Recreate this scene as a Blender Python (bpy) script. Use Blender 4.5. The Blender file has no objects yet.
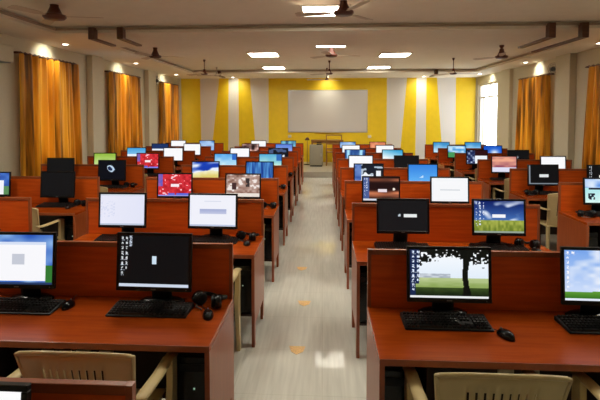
import bpy, math, random
from mathutils import Vector, Matrix
PI = math.pi
random.seed(7)
scene = bpy.context.scene
COL = scene.collection

# ------------------------------------------------------------------ helpers
def lin(c):
    c = c / 255.0
    return c / 12.92 if c <= 0.04045 else ((c + 0.055) / 1.055) ** 2.4
def L3(r, g, b): return (lin(r), lin(g), lin(b), 1.0)

class MB:
    def __init__(s): s.v = []; s.f = []; s.m = []; s.sm = []
    def add(s, vs, fs, mi=0, smooth=False, M=None):
        o = len(s.v)
        s.v += [tuple(M @ Vector(p)) if M else tuple(p) for p in vs]
        s.f += [tuple(o + i for i in f) for f in fs]
        s.m += [mi] * len(fs); s.sm += [smooth] * len(fs)
        return s
    def box(s, x0, x1, y0, y1, z0, z1, mi=0, M=None):
        vs = [(x0,y0,z0),(x1,y0,z0),(x1,y1,z0),(x0,y1,z0),(x0,y0,z1),(x1,y0,z1),(x1,y1,z1),(x0,y1,z1)]
        fs = [(0,3,2,1),(4,5,6,7),(0,1,5,4),(1,2,6,5),(2,3,7,6),(3,0,4,7)]
        return s.add(vs, fs, mi, False, M)
    def bbox(s, x0, x1, y0, y1, z0, z1, b=0.004, mi=0, M=None):
        """box with chamfered edges: three stacked inset rings"""
        def ring(i, z): return [(x0+i,y0+b if i==0 else y0+i,z)]
        b = min(b, (x1-x0)*.45, (y1-y0)*.45, (z1-z0)*.45)
        def oct(i, z):
            c = b
            X0, X1, Y0, Y1 = x0+i, x1-i, y0+i, y1-i
            return [(X0+c,Y0,z),(X1-c,Y0,z),(X1,Y0+c,z),(X1,Y1-c,z),(X1-c,Y1,z),(X0+c,Y1,z),(X0,Y1-c,z),(X0,Y0+c,z)]
        rings = [oct(b, z0), oct(0, z0+b), oct(0, z1-b), oct(b, z1)]
        if (x1-x0) < 4.2*b or (y1-y0) < 4.2*b:
            rings = [oct(b*.5, z0), oct(0, z0+b), oct(0, z1-b), oct(b*.5, z1)]
        vs = [p for r in rings for p in r]; fs = []
        for k in range(3):
            for i in range(8):
                j = (i+1) % 8
                fs.append((k*8+i, k*8+j, (k+1)*8+j, (k+1)*8+i))
        fs.append(tuple(range(7,-1,-1))); fs.append(tuple(range(24,32)))
        return s.add(vs, fs, mi, False, M)
    def lathe(s, prof, n=20, mi=0, M=None, smooth=True):
        vs = []; fs = []
        for (r, z) in prof:
            for i in range(n):
                a = 2*PI*i/n; vs.append((r*math.cos(a), r*math.sin(a), z))
        for k in range(len(prof)-1):
            for i in range(n):
                j = (i+1) % n
                fs.append((k*n+i, k*n+j, (k+1)*n+j, (k+1)*n+i))
        fs.append(tuple(range(n-1,-1,-1))); fs.append(tuple((len(prof)-1)*n+i for i in range(n)))
        return s.add(vs, fs, mi, smooth, M)
    def tube(s, pts, r, n=8, mi=0, smooth=True, flat=None):
        """swept section along pts; r number or list; flat=(w,h) elliptical section"""
        vs = []; fs = []; P = [Vector(p) for p in pts]
        for k, p in enumerate(P):
            t = (P[min(k+1,len(P)-1)] - P[max(k-1,0)]).normalized()
            up = Vector((0,0,1)) if abs(t.z) < .9 else Vector((0,1,0))
            a = t.cross(up).normalized(); b = a.cross(t).normalized()
            rr = r[k] if isinstance(r, (list, tuple)) else r
            for i in range(n):
                q = 2*PI*(i+.5)/n
                ca, sa = math.cos(q), math.sin(q)
                if flat: vs.append(tuple(p + a*flat[0]*ca + b*flat[1]*sa))
                else: vs.append(tuple(p + a*rr*ca + b*rr*sa))
        for k in range(len(P)-1):
            for i in range(n):
                j = (i+1) % n
                fs.append((k*n+i, (k+1)*n+i, (k+1)*n+j, k*n+j))
        fs.append(tuple(range(n))); fs.append(tuple((len(P)-1)*n+i for i in range(n-1,-1,-1)))
        return s.add(vs, fs, mi, smooth)
    def mesh(s, name, mats):
        me = bpy.data.meshes.new(name)
        me.from_pydata(s.v, [], s.f)
        for m in (mats if isinstance(mats, (list, tuple)) else [mats]): me.materials.append(m)
        me.polygons.foreach_set('material_index', s.m)
        me.polygons.foreach_set('use_smooth', s.sm)
        me.update()
        return me
    def build(s, name, mats, parent=None, loc=None):
        o = bpy.data.objects.new(name, s.mesh(name, mats)); COL.objects.link(o)
        if parent: o.parent = parent
        if loc: o.location = loc
        return o

def tag(o, label=None, cat=None, group=None, kind=None):
    if label: o['label'] = label
    if cat: o['category'] = cat
    if group: o['group'] = group
    if kind: o['kind'] = kind
    return o
def empty(name, loc=(0,0,0), rz=0.0):
    o = bpy.data.objects.new(name, None); o.empty_display_size = .05
    COL.objects.link(o); o.location = loc; o.rotation_euler = (0,0,rz); return o
def dup(root, loc=None, rz=None):
    c = root.copy(); COL.objects.link(c)
    for k in ('label','group'):
        if k in c: del c[k]
    if loc is not None: c.location = loc
    if rz is not None: c.rotation_euler = (0,0,rz)
    for ch in root.children:
        d = ch.copy(); COL.objects.link(d); d.parent = c
        for g in ch.children:
            e = g.copy(); COL.objects.link(e); e.parent = d
    return c
def bevel(o, w=.004, seg=2):
    m = o.modifiers.new('bevel', 'BEVEL'); m.width = w; m.segments = seg; m.limit_method = 'ANGLE'; return o

# ------------------------------------------------------------------ materials
def nodes(name):
    m = bpy.data.materials.new(name); m.use_nodes = True
    nt = m.node_tree; b = nt.nodes['Principled BSDF']; return m, nt, b
def plain(name, col, rough=.5, metal=0, bump=0, scale=80, spec=.5, var=.06):
    m, nt, b = nodes(name)
    b.inputs['Roughness'].default_value = rough; b.inputs['Metallic'].default_value = metal
    b.inputs['Specular IOR Level'].default_value = spec
    tc = nt.nodes.new('ShaderNodeTexCoord'); nz = nt.nodes.new('ShaderNodeTexNoise')
    nz.inputs['Scale'].default_value = scale; nz.inputs['Detail'].default_value = 3
    nt.links.new(tc.outputs['Object'], nz.inputs['Vector'])
    cr = nt.nodes.new('ShaderNodeValToRGB')
    cr.color_ramp.elements[0].position = .3; cr.color_ramp.elements[1].position = .7
    cr.color_ramp.elements[0].color = tuple(c*(1-var) for c in col[:3]) + (1,)
    cr.color_ramp.elements[1].color = tuple(min(1,c*(1+var)) for c in col[:3]) + (1,)
    nt.links.new(nz.outputs['Fac'], cr.inputs['Fac']); nt.links.new(cr.outputs['Color'], b.inputs['Base Color'])
    if bump:
        bp = nt.nodes.new('ShaderNodeBump'); bp.inputs['Strength'].default_value = bump; bp.inputs['Distance'].default_value = .002
        nt.links.new(nz.outputs['Fac'], bp.inputs['Height']); nt.links.new(bp.outputs['Normal'], b.inputs['Normal'])
    return m
def wood(name, c0, c1, rough, axis='X', spec=.5):
    m, nt, b = nodes(name)
    tc = nt.nodes.new('ShaderNodeTexCoord'); mp = nt.nodes.new('ShaderNodeMapping')
    mp.inputs['Scale'].default_value = (1.2, 14, 14) if axis == 'X' else (14, 14, 1.2)
    nz = nt.nodes.new('ShaderNodeTexNoise'); nz.inputs['Scale'].default_value = 3; nz.inputs['Detail'].default_value = 5
    nt.links.new(tc.outputs['Object'], mp.inputs['Vector']); nt.links.new(mp.outputs['Vector'], nz.inputs['Vector'])
    cr = nt.nodes.new('ShaderNodeValToRGB'); cr.color_ramp.elements[0].position = .35; cr.color_ramp.elements[1].position = .68
    cr.color_ramp.elements[0].color = c0; cr.color_ramp.elements[1].color = c1
    nt.links.new(nz.outputs['Fac'], cr.inputs['Fac']); nt.links.new(cr.outputs['Color'], b.inputs['Base Color'])
    b.inputs['Roughness'].default_value = rough; b.inputs['Specular IOR Level'].default_value = spec
    return m
def emis(name, col, strength):
    m, nt, b = nodes(name)
    b.inputs['Base Color'].default_value = (.8,.8,.8,1)
    b.inputs['Emission Color'].default_value = col; b.inputs['Emission Strength'].default_value = strength
    return m

M = {}
M['desk']  = wood('desk_laminate', (.30,.042,.003,1), (.38,.060,.004,1), .27, 'X', .22)
M['deskv'] = wood('desk_laminate_side', (.27,.052,.010,1), (.33,.072,.015,1), .32, 'Z', .28)
M['panel'] = wood('desk_panel_laminate', (.58,.082,.007,1), (.70,.112,.010,1), .38, 'X', .22)
M['edge']  = plain('desk_edge_band', (.30,.07,.02), .35)
M['wall']  = plain('cream_wall_paint', (.66,.61,.47), .55, bump=.05, scale=40, var=.03)
M['white'] = plain('white_wall_paint', (.78,.74,.68), .55, var=.02)
M['yellow']= plain('yellow_wall_paint', (.90,.62,.006), .5, var=.03, scale=6)
M['ceil']  = plain('ceiling_paint', (.90,.84,.72), .7, var=.02, scale=5)
M['trim']  = plain('ceiling_cove_paint', (.42,.34,.25), .6, var=.02)
M['black'] = plain('black_plastic', (.006,.006,.007), .38, spec=.25)
M['blackg']= plain('glossy_black_plastic', (.005,.005,.006), .2, spec=.35)
M['key']   = plain('keycap_plastic', (.012,.012,.013), .40, spec=.35)
M['grey']  = plain('grey_plastic', (.12,.12,.12), .4)
M['chair'] = plain('cream_chair_plastic', (.56,.44,.22), .34, var=.03, scale=15)
M['board'] = plain('whiteboard_surface', (.66,.63,.60), .3, var=.01)
M['alu']   = plain('aluminium_frame', (.5,.48,.44), .35, .7)
M['fan']   = plain('maroon_fan_enamel', (.10,.022,.012), .3)
M['deskshade'] = plain('shade_darkened_laminate', (.022,.008,.005), .5)  # under-desk shade put into the colour of these panels
M['fanb']  = plain('tan_fan_blade_enamel', (.62,.52,.42), .5)
M['fanw']  = plain('pale_fan_enamel', (.5,.45,.38), .35)
M['dwood'] = wood('dark_brown_wood', (.07,.022,.010,1), (.11,.035,.016,1), .4, 'X')
M['cab']   = plain('grey_painted_metal', (.30,.27,.20), .5)
M['fwood'] = wood('plain_brown_wood', (.30,.14,.03,1), (.40,.20,.05,1), .45, 'Z')
M['dais']  = plain('dais_stone', (.40,.37,.31), .3, scale=30)
M['frame'] = plain('white_window_frame', (.7,.66,.58), .4)
M['socket']= plain('ivory_socket_plastic', (.70,.64,.52), .4)
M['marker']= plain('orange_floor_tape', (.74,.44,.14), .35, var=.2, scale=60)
M['led']   = emis('power_light', (.5,1,.7,1), .35)
M['lamp']  = emis('downlight_lens', (1,.93,.78,1), 14)

# screen material: shows the picture stored on the screen mesh
ms, nt, b = nodes('screen_picture')
at = nt.nodes.new('ShaderNodeAttribute'); at.attribute_name = 'Picture'
b.inputs['Base Color'].default_value = (.003,.003,.004,1); b.inputs['Roughness'].default_value = .4; b.inputs['Specular IOR Level'].default_value = .15
nt.links.new(at.outputs['Color'], b.inputs['Emission Color']); b.inputs['Emission Strength'].default_value = 1.0
M['screen'] = ms

# diffuser with faint lamp pattern
md, nt, b = nodes('light_panel_diffuser')
tc = nt.nodes.new('ShaderNodeTexCoord'); vo = nt.nodes.new('ShaderNodeTexVoronoi'); vo.inputs['Scale'].default_value = 9
cr = nt.nodes.new('ShaderNodeValToRGB'); cr.color_ramp.elements[0].position = .1; cr.color_ramp.elements[1].position = .7
cr.color_ramp.elements[0].color = (1,.95,.80,1); cr.color_ramp.elements[1].color = (.42,.40,.34,1)
nt.links.new(tc.outputs['Object'], vo.inputs['Vector']); nt.links.new(vo.outputs['Distance'], cr.inputs['Fac'])
nt.links.new(cr.outputs['Color'], b.inputs['Emission Color']); b.inputs['Emission Strength'].default_value = 57
M['diff'] = md
md2 = md.copy(); md2.name = 'dimmed_light_panel_diffuser'; md2.node_tree.nodes['Principled BSDF'].inputs['Emission Strength'].default_value = 11  # same diffuser, dimmed to soften its reflection in the floor
M['diff2'] = md2

# floor: glossy stone tiles with long streaks
mf, nt, b = nodes('polished_floor_tiles')
tc = nt.nodes.new('ShaderNodeTexCoord'); mp = nt.nodes.new('ShaderNodeMapping'); mp.inputs['Scale'].default_value = (22, 1.3, 1)
nz = nt.nodes.new('ShaderNodeTexNoise'); nz.inputs['Scale'].default_value = 1.6; nz.inputs['Detail'].default_value = 6
nt.links.new(tc.outputs['Object'], mp.inputs['Vector']); nt.links.new(mp.outputs['Vector'], nz.inputs['Vector'])
cr = nt.nodes.new('ShaderNodeValToRGB'); cr.color_ramp.elements[0].position = .32; cr.color_ramp.elements[1].position = .7
cr.color_ramp.elements[0].color = (.53,.52,.47,1); cr.color_ramp.elements[1].color = (.63,.62,.56,1)
nt.links.new(nz.outputs['Fac'], cr.inputs['Fac'])
br = nt.nodes.new('ShaderNodeTexBrick'); br.offset = 0; br.squash = 1
br.inputs['Scale'].default_value = 1; br.inputs['Brick Width'].default_value = .6; br.inputs['Row Height'].default_value = .6
br.inputs['Mortar Size'].default_value = .003; br.inputs['Mortar Smooth'].default_value = .2
br.inputs['Color1'].default_value = (1,1,1,1); br.inputs['Color2'].default_value = (.97,.97,.97,1); br.inputs['Mortar'].default_value = (.86,.85,.83,1)
nt.links.new(tc.outputs['Object'], br.inputs['Vector'])
mx = nt.nodes.new('ShaderNodeMix'); mx.data_type = 'RGBA'; mx.blend_type = 'MULTIPLY'; mx.inputs[0].default_value = 1
nt.links.new(cr.outputs['Color'], mx.inputs[6]); nt.links.new(br.outputs['Color'], mx.inputs[7])
nt.links.new(mx.outputs[2], b.inputs['Base Color'])
b.inputs['Roughness'].default_value = .05; b.inputs['Specular IOR Level'].default_value = .22
M['floor'] = mf

# curtain satin: brown and gold, fold shade painted as dark streaks, a little light passes through
mc, nt, b = nodes('gold_curtain_satin')
tc = nt.nodes.new('ShaderNodeTexCoord'); mp = nt.nodes.new('ShaderNodeMapping'); mp.inputs['Scale'].default_value = (1, 2.4, .10)
nz = nt.nodes.new('ShaderNodeTexNoise'); nz.inputs['Scale'].default_value = 5; nz.inputs['Detail'].default_value = 3
nt.links.new(tc.outputs['Object'], mp.inputs['Vector']); nt.links.new(mp.outputs['Vector'], nz.inputs['Vector'])
cr = nt.nodes.new('ShaderNodeValToRGB'); e = cr.color_ramp.elements
e[0].position = .38; e[0].color = (.22,.10,.008,1); e[1].position = .60; e[1].color = (.95,.47,.03,1)
k = e.new(.48); k.color = (.68,.27,.010,1)
nt.links.new(nz.outputs['Fac'], cr.inputs['Fac']); nt.links.new(cr.outputs['Color'], b.inputs['Base Color'])
b.inputs['Roughness'].default_value = .30; b.inputs['Sheen Weight'].default_value = .2
tr = nt.nodes.new('ShaderNodeBsdfTranslucent'); nt.links.new(cr.outputs['Color'], tr.inputs['Color'])
mxs = nt.nodes.new('ShaderNodeMixShader'); mxs.inputs[0].default_value = .12
out = nt.nodes['Material Output']
nt.links.new(b.outputs[0], mxs.inputs[1]); nt.links.new(tr.outputs[0], mxs.inputs[2]); nt.links.new(mxs.outputs[0], out.inputs['Surface'])
M['curtain'] = mc

mg, nt, b = nodes('window_glass')
b.inputs['Transmission Weight'].default_value = 1; b.inputs['Roughness'].default_value = 0; b.inputs['IOR'].default_value = 1.01
M['glass'] = mg

# ------------------------------------------------------------------ room shell
XW0, XW1, YN, YF = -5.27, 5.45, -2.6, 16.88
ZT, ZS, ZTOP = 3.30, 3.20, 3.42

def struct(o, label=None): o['kind'] = 'structure'; return o
struct(MB().box(XW0-.2, XW1+.2, YN-.2, YF+.2, -.12, 0).build('floor', M['floor']))

# ceiling: lowered border and cross strips round two recessed trays
cb = MB()
def slab(x0,x1,y0,y1): cb.box(x0,x1,y0,y1,ZS,ZTOP)
T1 = (-4.40, 4.75, -1.6, 7.50); T2 = (-4.15, 4.72, 9.10, 14.75)
slab(XW0-.2, XW1+.2, YN-.2, T1[2]); slab(XW0-.2, T1[0], T1[2], T1[3]); slab(T1[1], XW1+.2, T1[2], T1[3])
slab(XW0-.2, XW1+.2, T1[3], T2[2]); slab(XW0-.2, T2[0], T2[2], T2[3]); slab(T2[1], XW1+.2, T2[2], T2[3])
slab(XW0-.2, XW1+.2, T2[3], YF+.2)
for (a,b_,c,d) in (T1,T2):
    cb.box(a-.02,b_+.02,c-.02,d+.02,ZT,ZTOP)
struct(cb.build('ceiling', M['ceil']))
# stepped cove moulding round each tray
for n,(a,b_,c,d) in enumerate((T1,T2)):
    t = MB(); w = .045
    t.box(a, b_, d-w, d, 3.245, 3.275); t.box(a, b_, c, c+w, 3.245, 3.275)
    t.box(a, a+w, c+w, d-w, 3.245, 3.275); t.box(b_-w, b_, c+w, d-w, 3.245, 3.275)
    struct(t.build('trim_%d' % (n+1), M['trim']))

def wall_x(name, xin, xout, holes, mat):
    """wall along y at x, with rectangular holes (y0,y1,z0,z1)"""
    b = MB(); ys = sorted({YN-.2, YF+.2} | {h[0] for h in holes} | {h[1] for h in holes})
    x0, x1 = min(xin,xout), max(xin,xout)
    for i in range(len(ys)-1):
        y0, y1 = ys[i], ys[i+1]; h = [q for q in holes if q[0] <= y0+1e-6 and q[1] >= y1-1e-6]
        if h:
            b.box(x0,x1,y0,y1,0,h[0][2]); b.box(x0,x1,y0,y1,h[0][3],ZTOP)
        else: b.box(x0,x1,y0,y1,0,ZTOP)
    return struct(b.build(name, mat))
HL = [(8.0,9.6,.95,2.72),(11.35,12.95,.95,2.72),(14.95,16.45,.95,2.72)]
HR = [(8.0,9.6,.95,2.70),(11.55,13.1,.95,2.70),(14.95,16.76,.70,2.93)]
wall_x('wall_left', XW0, XW0-.2, HL, M['wall'])
wall_x('wall_right', XW1, XW1+.2, HR, M['wall'])
struct(MB().box(XW0-.2, XW1+.2, YN-.2, YN, 0, ZTOP).build('wall_near', M['wall']))

# far wall painted with yellow and white stripes (edges slant a little)
fb = MB()
edges = [  # (x at top z=3.15, x at z=1.22), material of the band to the right of it
 (XW0, XW0, 1), (-5.19,-5.17, 2), (-4.48,-4.46, 1), (-3.78,-4.00, 2), (-3.43,-3.45, 1), (-3.07,-3.06, 2), (-2.645,-2.49, 1),
 (-1.97,-1.97, 2), (2.286,2.286, 1), (2.99,2.83, 2), (3.33,3.32, 1), (3.68,3.68, 2), (4.05,4.21, 1), (4.71,4.72, 2), (5.405,5.40, 0), (XW1,XW1,0)]
def xat(e, z): return e[0] + (e[1]-e[0])*(3.15-z)/(3.15-1.22)
vs=[];fs=[];mi=[]
for k in range(len(edges)-1):
    a, c = edges[k], edges[k+1]; o = len(fb.v)
    fb.add([(xat(a,0),YF,0),(xat(c,0),YF,0),(xat(c,3.2),YF,3.2),(xat(a,3.2),YF,3.2)], [(0,1,2,3)], a[2])
fb.box(XW0-.2, XW1+.2, YF+.002, YF+.2, 0, ZTOP, 0)
struct(fb.build('wall_far', [M['wall'], M['white'], M['yellow']]))

# pilasters, skirting
n = 3
for (x0,x1,y0,y1) in ((XW0,XW0+.14,10.18,10.68),(XW0,XW0+.14,13.55,14.15),(XW1-.14,XW1,10.40,11.02),(XW1-.10,XW1,13.75,14.40)):
    struct(bevel(MB().box(x0,x1,y0,y1,0,ZS).build('trim_%d' % n, M['wall']), .008)); n += 1
struct(MB().box(XW0, XW0+.015, YN, YF, 0, .1).build('baseboard_left', M['trim']))
struct(MB().box(XW1-.015, XW1, YN, YF, 0, .1).build('baseboard_right', M['trim']))
# raised platform at the far end
struct(bevel(MB().box(XW0+.015, XW1-.015, 13.87, YF, 0, .17).build('dais_platform', M['dais']), .01))

# windows
wn = 1
for side, holes in ((-1,HL),(1,HR)):
    for (y0,y1,z0,z1) in holes:
        xo = XW0-.10 if side<0 else XW1+.10
        root = empty('window_%d' % wn, (xo,(y0+y1)/2,z0)); wn += 1; root['kind'] = 'structure'
        h = z1-z0; w = (y1-y0)/2; f = MB(); t=.05
        f.box(-.04,.04,-w,w,0,t); f.box(-.04,.04,-w,w,h-t,h); f.box(-.04,.04,-w,-w+t,t,h-t); f.box(-.04,.04,w-t,w,t,h-t)
        big = z1 > 2.9
        tz = h-.45 if big else h*.72
        f.box(-.03,.03,-w+t,w-t,tz-.025,tz+.025)
        if big:
            f.box(-.03,.03,-.02,.02,tz+.025,h-t); f.box(-.03,.03,w*.62,w*.62+.05,t,tz-.025)
        else: f.box(-.03,.03,-.025,.025,t,tz-.025)
        f.build('window_frame', M['frame'], root)
        MB().box(-.003,.003,-w+t,w-t,t,h-t).build('pane', M['glass'], root)

# ------------------------------------------------------------------ curtains
def curtain(xw, side, y0, y1, ztop, zbot, label, seed, flare=.06):
    rnd = random.Random(seed)
    root = empty('curtain', (xw, (y0+y1)/2, zbot)); tag(root, label, 'curtain', 'gold curtains on the side walls')
    H = ztop-zbot; W = y1-y0; nu, nv = 150, 22
    ph = [rnd.uniform(0,6.28) for _ in range(4)]
    vs=[];fs=[]
    for j in range(nv+1):
        t = j/nv; z = H*(1-t)
        for i in range(nu+1):
            u = i/nu
            a = u*W*2*PI
            amp = .060 + .020*t**.6
            dx = amp*(math.sin(a*4.6+ph[0]+.6*math.sin(a*.8)) + .5*math.sin(a*10.5+ph[1]+t*1.2) + .35*math.sin(a*3.1+ph[2]))
            y = -W/2 + u*W + (u-.5)*flare*2*t + .012*math.sin(a*5+ph[3])*t
            vs.append((-side*(.10+dx*.9), y, z))
    for j in range(nv):
        for i in range(nu):
            q=j*(nu+1)+i; fs.append((q,q+1,q+nu+2,q+nu+1))
    b = MB().add(vs,fs,0,True); b.build('curtain_fabric', M['curtain'], root)
    r = MB(); r.tube([(-side*.10,-W/2-.08,H+.012),(-side*.10,W/2+.08,H+.012)], .016, 10); r.build('curtain_rod', M['dwood'], root)
    for yy in (-W/2-.02, W/2+.02):
        MB().box(*sorted((-side*.115, 0)), yy-.012, yy+.012, H-.006, H+.03).build('rod_bracket', M['dwood'], root)
    g = MB()
    for i in range(14):
        yy = -W/2+.04+(W-.08)*i/13
        g.tube([(-side*.10+.026*math.cos(q),yy,H+.012+.026*math.sin(q)) for q in [2*PI*k/10 for k in range(11)]], .005, 6)
    tag(g.build('curtain_rings', M['dwood'], root), kind='stuff')
    return root
curtain(XW0, -1, 7.72, 9.50, 2.91, .72, 'gold and brown curtain, nearest of the three on the left wall', 1)
curtain(XW0, -1, 11.08, 12.95, 2.91, .72, 'gold and brown curtain, middle one of three on the left wall', 2)
curtain(XW0, -1, 14.68, 16.40, 2.91, .72, 'gold and brown curtain on left wall beside the striped far wall', 3)
curtain(XW1, 1, 11.40, 13.05, 2.82, .72, 'bright orange gold curtain on right wall next to the open window', 4, .12)
curtain(XW1, 1, 7.75, 9.78, 2.82, .72, 'orange gold curtain cut off by right edge of the photo', 5, .12)

# ------------------------------------------------------------------ ceiling fittings
def light_panel(x, y, w, label, mat='diff'):
    root = empty('ceiling_light', (x, y, ZT)); tag(root, label, 'ceiling light', 'square ceiling light panels')
    h = w/2; f = MB()
    f.box(-h-.03,h+.03,-h-.03,-h,-.02,0); f.box(-h-.03,h+.03,h,h+.03,-.02,0); f.box(-h-.03,-h,-h,h,-.02,0); f.box(h,h+.03,-h,h,-.02,0)
    f.build('light_frame', M['frame'], root)
    MB().box(-h,h,-h,h,-.010,-.002).build('diffuser', M[mat], root)
light_panel(.03, 6.50, .60, 'large square ceiling light in near tray behind the centre fan')
light_panel(.16, 9.62, .60, 'square ceiling light half hidden by the ceiling cross strip', 'diff2')
light_panel(-1.40, 11.06, .66, 'square ceiling light, nearer one left of the centre fans')
light_panel(1.70, 11.26, .66, 'square ceiling light, nearer one right of the centre fans')
light_panel(-1.48, 14.12, .62, 'square ceiling light, farther one left of the centre fans')
light_panel(1.66, 14.12, .62, 'square ceiling light, farther one right of the centre fans')
for (x,y,l) in ((-1.5,3.9,'left one over the first rows'),(1.5,3.9,'right one over the first rows'),(-3.2,3.2,'far left over the first rows'),(3.2,3.2,'far right over the first rows')):
    light_panel(x, y, .60, 'square ceiling light out of view, '+l)

dl = empty('downlight', (0,0,ZS))
MB().lathe([(.062,-.012),(.070,-.010),(.070,0),(.05,0)], 20).build('trim_ring', M['frame'], dl)
MB().lathe([(.046,-.014),(.050,-.012),(.050,-.004)], 20).build('lens', M['lamp'], dl)
DL = [(-4.85,8.60,-1,'nearest on left soffit'),(-4.80,11.80,-1,'second on left soffit'),(-4.80,15.1,-1,'third on left soffit by the far wall'),
      (5.12,9.0,1,'right soffit above the cut-off curtain'),(5.12,12.15,1,'right soffit above the full curtain'),(5.05,15.4,1,'right soffit above the open window'),
      (-3.15,16.25,0,'above the narrow stripes left of the whiteboard'),(.16,16.25,0,'above the whiteboard'),(3.45,16.25,0,'above the narrow stripes right of the whiteboard')]
for i,(x,y,s,l) in enumerate(DL):
    o = dl if i==0 else dup(dl); o.location=(x,y,ZS)
    tag(o, 'small round recessed downlight, '+l, 'downlight', 'recessed downlights round the room')
    ld = bpy.data.lights.new('downlight_beam','SPOT'); ld.energy = 36 if s else 36; ld.color=(1,.95,.74)
    ld.spot_size=math.radians(100); ld.spot_blend=1.0; ld.shadow_soft_size=.04
    lo = bpy.data.objects.new('downlight_beam', ld); COL.objects.link(lo); lo.location=(x,y,ZS-.03)
    d = Vector((s*1.35,0,-1)) if s else Vector((0,1.2,-1))
    lo.rotation_euler = d.to_track_quat('-Z','Y').to_euler()

def fan(x,y,zb,sc,mat,rot,label):
    root = empty('ceiling_fan',(x,y,ZT),rot); tag(root,label,'ceiling fan','ceiling fans')
    H = ZT-zb
    MB().lathe([(.055*sc,0),(.05*sc,-.03),(.018*sc,-.07)],16).build('canopy',mat,root)
    if H > .25: MB().lathe([(.011,-.05),(.011,-(H-.15*sc))],10).build('downrod',mat,root)
    b=MB(); b.lathe([(.02*sc,-(H-.25*sc)),(.045*sc,-(H-.22*sc)),(.055*sc,-(H-.17*sc)),(.082*sc,-(H-.11*sc)),(.100*sc,-(H-.075*sc)),(.142*sc,-(H-.065*sc)),(.145*sc,-(H-.04*sc)),(.12*sc,-(H-.012*sc)),(.06*sc,-H)],24)
    b.build('motor_housing',mat,root)
    for k in range(3):
        a=2*PI*k/3; R=Matrix.Rotation(a,4,'Z')
        bl=MB(); z=-(H-.05*sc)
        Mx=R@Matrix.Rotation(math.radians(9),4,'X')
        bl.v=[];
        prof=[(.13*sc,.022),(.2*sc,.03),(.24,.055),(.4,.062),(.58,.066),(.62,.05)]
        vs=[];fs=[]
        for (r,w) in prof:
            for (yy,zz) in ((-w,.003),(w,.003),(w,-.003),(-w,-.003)): vs.append((r,yy,zz))
        for q in range(len(prof)-1):
            for i in range(4):
                j=(i+1)%4; fs.append((q*4+i,q*4+j,(q+1)*4+j,(q+1)*4+i))
        fs.append((3,2,1,0)); e=(len(prof)-1)*4; fs.append((e,e+1,e+2,e+3))
        bl.add(vs,fs,0,False,Matrix.Translation((0,0,z))@Mx)
        bl.build('blade',M['fanb'],root)
    return root
fan(-3.52,6.0,3.10,1.0,M['fan'],.2,'large maroon ceiling fan at upper left of near tray')
fan(.26,6.0,3.11,.9,M['fan'],.9,'maroon ceiling fan in front of the nearest ceiling light')
fan(-3.58,9.85,3.07,.9,M['fan'],.25,'maroon ceiling fan left of centre beyond the cross strip')
fan(.18,9.95,3.08,.9,M['fan'],.25,'maroon ceiling fan below the half hidden ceiling light')
fan(3.68,9.9,3.02,.9,M['fan'],.2,'maroon ceiling fan on the right beyond the cross strip')
fan(-3.07,12.0,2.90,.62,M['fan'],.5,'small far maroon fan on long rod, left side of far tray')
fan(.17,12.4,2.93,.62,M['fan'],.4,'small far maroon fan on long rod above the whiteboard')
fan(3.28,12.0,2.88,.62,M['fan'],.15,'small far maroon fan on long rod, right side of far tray')
fan(-3.18,13.9,3.03,.55,M['fanw'],.9,'farthest pale ceiling fan near the left stripes')
fan(.12,14.3,2.93,.45,M['fan'],.9,'farthest small dark fan hanging above the whiteboard')

# dark wooden brackets on the cross strips
def bracket(x, y, l, h, label):
    root = empty('ceiling_beam_end',(x,y,ZS)); tag(root,label,'wooden beam','dark wooden beams under the ceiling strips')
    bevel(MB().box(-.05,.05,-.06,.06,-h,.07).build('end_block',M['dwood'],root),.003)
    MB().box(-.045,.045,.06,l,-h,-h+.03).build('plank',M['dwood'],root)
bracket(-3.73,7.44,.75,.12,'dark wooden beam under near cross strip, outer one on the left')
bracket(-3.26,7.44,.75,.12,'dark wooden beam under near cross strip, inner one on the left')
bracket(3.50,7.44,1.1,.16,'dark wooden beam under near cross strip, inner one on the right')
bracket(3.99,7.44,1.7,.16,'dark wooden beam under near cross strip, outer one on the right')
bracket(-3.28,14.69,.7,.10,'dark wooden beam under far cross strip, on the left')
bracket(3.49,14.69,.7,.10,'dark wooden beam under far cross strip, on the right')

# ------------------------------------------------------------------ far end furniture
wb = empty('whiteboard',(.172,YF,1.243)); tag(wb,'large blank white board centred on the yellow part of far wall','whiteboard')
MB().box(-1.40,1.40,-.025,0,.03,1.50).build('board_surface',M['board'],wb)
f=MB(); f.box(-1.43,1.43,-.035,0,0,.03); f.box(-1.43,1.43,-.035,0,1.50,1.53); f.box(-1.43,-1.40,-.035,0,.03,1.5); f.box(1.40,1.43,-.035,0,.03,1.5)
f.build('board_frame',M['alu'],wb)
MB().box(-.5,.5,-.09,-.035,0,.015).build('pen_tray',M['alu'],wb)
for x,l in ((-1.20,'left'),(1.68,'right')):
    s=empty('wall_socket',(x,YF,1.05)); tag(s,'small ivory socket box on far wall below %s corner of whiteboard'%l,'socket')
    bevel(MB().box(-.06,.06,-.04,0,0,.10).build('socket_box',M['socket'],s),.006)
    MB().box(-.02,.02,-.046,-.04,.03,.07).build('switch',M['frame'],s)

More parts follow.
